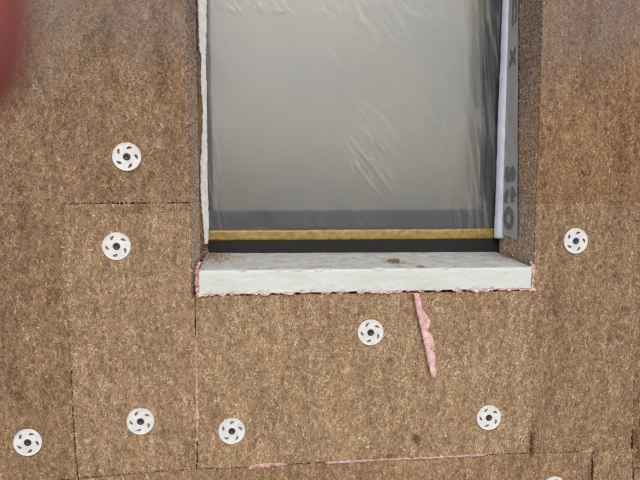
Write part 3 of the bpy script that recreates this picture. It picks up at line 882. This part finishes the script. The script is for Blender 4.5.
o = strip('foam_bead', PP([(199.5, 243.5), (199.0, 250), (199.5, 258)], 0.192), PP([(207.5, 243.5), (208.5, 250), (209, 256)], 0.192), 0.004, M_DIRT, 40, 10, 0.010, 0.004, 150, seed=31)
tag(o, 'brown dirt-covered foam lump in the sill corner under the torn fleece', 'foam lump')

# ------------------------------------------------------------------ wood fibre crumbs on the sill
def crumbs(px, py, rx, ry, n, hgt, label, seed):
    r = np.random.default_rng(seed)
    c = on_sill(px, py)
    x = c.x + r.normal(0, rx, n); y = c.y + r.normal(0, ry, n)
    y = np.clip(y, -0.003, 0.19)
    z = np.array([sill_z(a, b2) for a, b2 in zip(x, y)])
    e = np.exp(-(((x - c.x) / (rx * 1.5)) ** 2 + ((y - c.y) / (ry * 1.5)) ** 2))
    z = z + 0.0006 + e * hgt * r.random(n)
    ang = r.uniform(0, 6.28, n); tilt = r.normal(0, 0.35, n)
    u = np.stack([np.cos(ang) * np.cos(tilt), np.sin(ang) * np.cos(tilt), np.sin(tilt)], 1)
    nv = np.tile([0.0, 0.0, 1.0], (n, 1))
    nv = nv - u * (nv * u).sum(1)[:, None]; nv /= np.linalg.norm(nv, axis=1)[:, None]
    me = fibre_mesh(np.stack([x, y, z], 1), u, nv, np.clip(r.normal(0.5, 0.22, n), 0, 1), r.uniform(0.003, 0.011, n), r.uniform(0.0006, 0.0018, n), r.normal(0, 0.3, n))
    o = link('fibre_crumbs', me, M_FIBRE)
    centre_origin(o)
    return tag(o, label, 'wood crumbs')
crumbs(395, 262, 0.011, 0.012, 420, 0.009, 'small brown heap of wood fibre crumbs on the middle of the sill', 1)
crumbs(214, 258, 0.026, 0.035, 700, 0.006, 'brown crumbs in the sill corner below the torn fleece', 2)
crumbs(512, 257, 0.024, 0.025, 420, 0.005, 'brown crumbs in the sill corner below the printed membrane', 3)
crumbs(421, 267, 0.005, 0.006, 60, 0.003, 'few brown crumbs on the sill edge above the slanting foam wedge', 4)
def scatter():
    r = np.random.default_rng(5)
    n = 900
    x = r.uniform(sinfo[0].x + 0.004, sinfo[1].x - 0.004, n); y = np.clip(np.abs(r.normal(0, 0.08, n)), 0, 0.19); y = 0.192 - y
    z = np.array([sill_z(a, b2) for a, b2 in zip(x, y)]) + 0.0007
    ang = r.uniform(0, 6.28, n)
    u = np.stack([np.cos(ang), np.sin(ang), np.zeros(n)], 1)
    me = fibre_mesh(np.stack([x, y, z], 1), u, np.tile([0.0, 0.0, 1.0], (n, 1)), np.clip(r.normal(0.45, 0.2, n), 0, 1), r.uniform(0.0015, 0.006, n), r.uniform(0.0005, 0.0014, n), r.normal(0, 0.3, n))
    o = link('loose_fibres', me, M_FIBRE); centre_origin(o)
    tag(o, 'loose specks of wood fibre strewn over the sill top', 'wood crumbs', kind='stuff')
scatter()

# ------------------------------------------------------------------ anchor plates
def anchor_meshes():
    Rr, Rh, T = 0.0300, 0.0084, 0.0026
    cu = bpy.data.curves.new('c', 'CURVE'); cu.dimensions = '2D'; cu.fill_mode = 'BOTH'
    cu.extrude = T / 2 - 0.0005; cu.bevel_depth = 0.0005; cu.bevel_resolution = 1
    def spl(pts):
        s = cu.splines.new('POLY'); s.points.add(len(pts) - 1); s.use_cyclic_u = True
        for p, (x, y) in zip(s.points, pts): p.co = (x, y, 0, 1)
    spl([(Rr * math.cos(a), Rr * math.sin(a)) for a in np.linspace(0, 2 * math.pi, 72, endpoint=False)])
    spl([(Rh * math.cos(a), Rh * math.sin(a)) for a in np.linspace(0, 2 * math.pi, 32, endpoint=False)])
    for k in range(5):
        th = math.pi / 2 - k * 2 * math.pi / 5
        rad = np.array([math.cos(th), math.sin(th)]); tan = np.array([math.sin(th), -math.cos(th)])   # clockwise tangent
        d = tan * math.cos(math.radians(27)) + rad * math.sin(math.radians(27))
        e = np.array([-d[1], d[0]])
        c = rad * 0.0208
        top, bot = [], []
        for s in np.linspace(-1, 1, 12):
            wd = 0.0058 * (1 - abs(s) ** 2.5) * (1.0 - 0.35 * s)
            bow = -0.0013 * (s * s)
            top.append(c + d * s * 0.0070 + e * (bow + wd * 0.55)); bot.append(c + d * s * 0.0070 + e * (bow - wd * 0.55))
        spl([tuple(p) for p in top] + [tuple(p) for p in bot[-2:0:-1]])
    tmp = bpy.data.objects.new('c', cu); col.objects.link(tmp)
    dg = bpy.context.evaluated_depsgraph_get()
    plate = bpy.data.meshes.new_from_object(tmp.evaluated_get(dg)); bpy.data.objects.remove(tmp)
    plate.name = 'plate'
    # curve lies in XY facing +Z: turn it to face -Y
    turn = Matrix(((1, 0, 0, 0), (0, 0, -1, 0), (0, 1, 0, 0), (0, 0, 0, 1)))
    plate.transform(Matrix.Translation((0, 0, T / 2)))
    plate.transform(turn)
    def lathe(prof, n=36, name='x'):
        V, Fc = [], []
        for (r, h) in prof:
            for a in range(n):
                t = 2 * math.pi * a / n
                V.append((r * math.cos(t), -h, r * math.sin(t)))
        for i in range(len(prof) - 1):
            for a in range(n):
                b2 = (a + 1) % n
                Fc.append((i * n + a, i * n + b2, (i + 1) * n + b2, (i + 1) * n + a))
        return V, Fc
    V, Fc = lathe([(0.0300, 0.0020), (0.0298, 0.0032), (0.0290, 0.0036), (0.0280, 0.0033), (0.0274, 0.0024)], 64)
    rim = mesh('rim', V, Fc, True)
    V, Fc = lathe([(0.0112, 0.0025), (0.0104, 0.0030), (0.0090, 0.0030), (0.0083, 0.0024), (0.0081, -0.006)], 40)
    collar = mesh('collar', V, Fc, True)
    V, Fc = lathe([(0.0080, -0.006), (0.0080, 0.0022), (0.0074, 0.0029), (0.0042, 0.0029), (0.0034, 0.0022), (0.0028, 0.0018), (0.0004, 0.0016)], 32)
    plug = mesh('plug', V, Fc, True)
    for m_, mt in ((plate, M_PLATE), (rim, M_PLATE), (collar, M_PLATE), (plug, M_PLUG)): 
        m_.materials.clear(); m_.materials.append(mt)
    return plate, rim, collar, plug
A_PLATE, A_RIM, A_COLLAR, A_PLUG = anchor_meshes()
def anchor(px, py, sx, sy, label):
    p = P(px, py)
    r = empty('insulation_anchor', (p.x, random.uniform(-0.0014, -0.0004), p.z))
    r.rotation_euler = (math.radians(random.uniform(-0.7, 0.7)), math.atan2(-sy, sx) * -1 + math.pi / 2, math.radians(random.uniform(-0.7, 0.7)))
    tag(r, label, 'anchor', 'white slotted plates fixing the insulation boards')
    for nm, me in (('plate', A_PLATE), ('rim', A_RIM), ('collar', A_COLLAR), ('plug', A_PLUG)):
        c = bpy.data.objects.new(nm, me); col.objects.link(c); c.parent = r
ANCH = [(127, 157, 35, -110, 'white round anchor plate just above the short dark horizontal joint beside the window'),
        (116.8, 246.3, -48, -98, 'white round anchor plate just below the short dark horizontal joint beside the window'),
        (140.8, 421, -11, -25, 'white round anchor plate between the dark upright crack and the pink upright joint'),
        (28.3, 442, 13, -27, 'white round anchor plate beyond the dark upright crack, away from the window'),
        (231.9, 430.8, 1, -26, 'white round anchor plate beside the pink upright joint, above the lowest joint'),
        (370.4, 332.3, -43, -98, 'white round anchor plate under the sill, next to the slanting foam wedge'),
        (488.3, 417.3, -9, -23, 'white round anchor plate above the lowest joint, below the membrane side of the sill'),
        (575.2, 241, 9, -33, 'white round anchor plate on the wall beside the reveal with the printed membrane'),
        (553.5, 488, 5, -25, 'white round anchor plate below the lowest joint, on the bottom board')]
for a in ANCH: anchor(*a)

# ------------------------------------------------------------------ the photographer's hand beside the lens
def to_world(x, y, d):                       # millimetres right, up and ahead of the lens
    return CAM + R3 @ Vector((x / 1000, y / 1000, -d / 1000))
def hand():
    chains = {  # finger: joints (x, y, d, radius in mm)
        'arm': [(-104, -10, -28, 23), (-112, -45, -45, 24), (-124, -80, -66, 25), (-150, -150, -110, 33)],
        'palm': [(-98, 16, -14, 21), (-88, 34, 0, 15)],
        'index': [(-80, 52, 8, 10), (-58, 66, 34, 9.2), (-40, 46, 45, 8.8), (-33.8, 26, 45, 8.6), (-32.3, 15, 45, 8.3), (-32.3, 8.4, 45, 5.6)],
        'middle': [(-84, 36, 10, 10), (-82, 40, 50, 9.4), (-66, 22, 62, 8.8), (-60, 4, 60, 7.8)],
        'ring': [(-91, 18, 10, 9.6), (-92, 20, 46, 9), (-79, 2, 60, 8.4), (-74, -14, 57, 7.4)],
        'little': [(-97, 0, 6, 9), (-99, -2, 36, 8), (-90, -16, 48, 7.4), (-85, -28, 45, 6.4)],
        'thumb': [(-90, -8, -32, 12), (-68, -4, -46, 10.5), (-48, 8, -44, 9.6), (-36, 20, -38, 8)]}
    V, E, Rd = [], [], []
    def add(p): V.append(to_world(*p[:3])); Rd.append(p[3] / 1000); return len(V) - 1
    root = add((-102, 4, -22, 24))
    last = root
    for p in chains['arm']:
        i = add(p); E.append((last, i)); last = i
    last = root
    pal = []
    for p in chains['palm']:
        i = add(p); E.append((last, i)); last = i; pal.append(i)
    for f, b0 in (('index', pal[1]), ('middle', pal[1]), ('ring', pal[0]), ('little', root), ('thumb', root)):
        last = b0
        for p in chains[f]:
            i = add(p); E.append((last, i)); last = i
    me = bpy.data.meshes.new('hand')
    me.from_pydata(V, E, []); me.update()
    o = bpy.data.objects.new('hand', me); col.objects.link(o)
    sk = o.modifiers.new('skin', 'SKIN'); sk.use_smooth_shade = True
    for i, s in enumerate(me.skin_vertices[0].data):
        s.radius = (Rd[i] * 1.15, Rd[i] * 1.15); s.use_root = (i == root)
    sb = o.modifiers.new('sub', 'SUBSURF'); sb.levels = sb.render_levels = 2
    dg = bpy.context.evaluated_depsgraph_get()
    m2 = bpy.data.meshes.new_from_object(o.evaluated_get(dg))
    bpy.data.objects.remove(o)
    m2.materials.clear()
    m2.polygons.foreach_set('use_smooth', [True] * len(m2.polygons))
    h = link('hand', m2, M_SKIN)
    centre_origin(h)
    tag(h, 'reddish out-of-focus fingertip of a hand held up before the wall', 'hand')
hand()
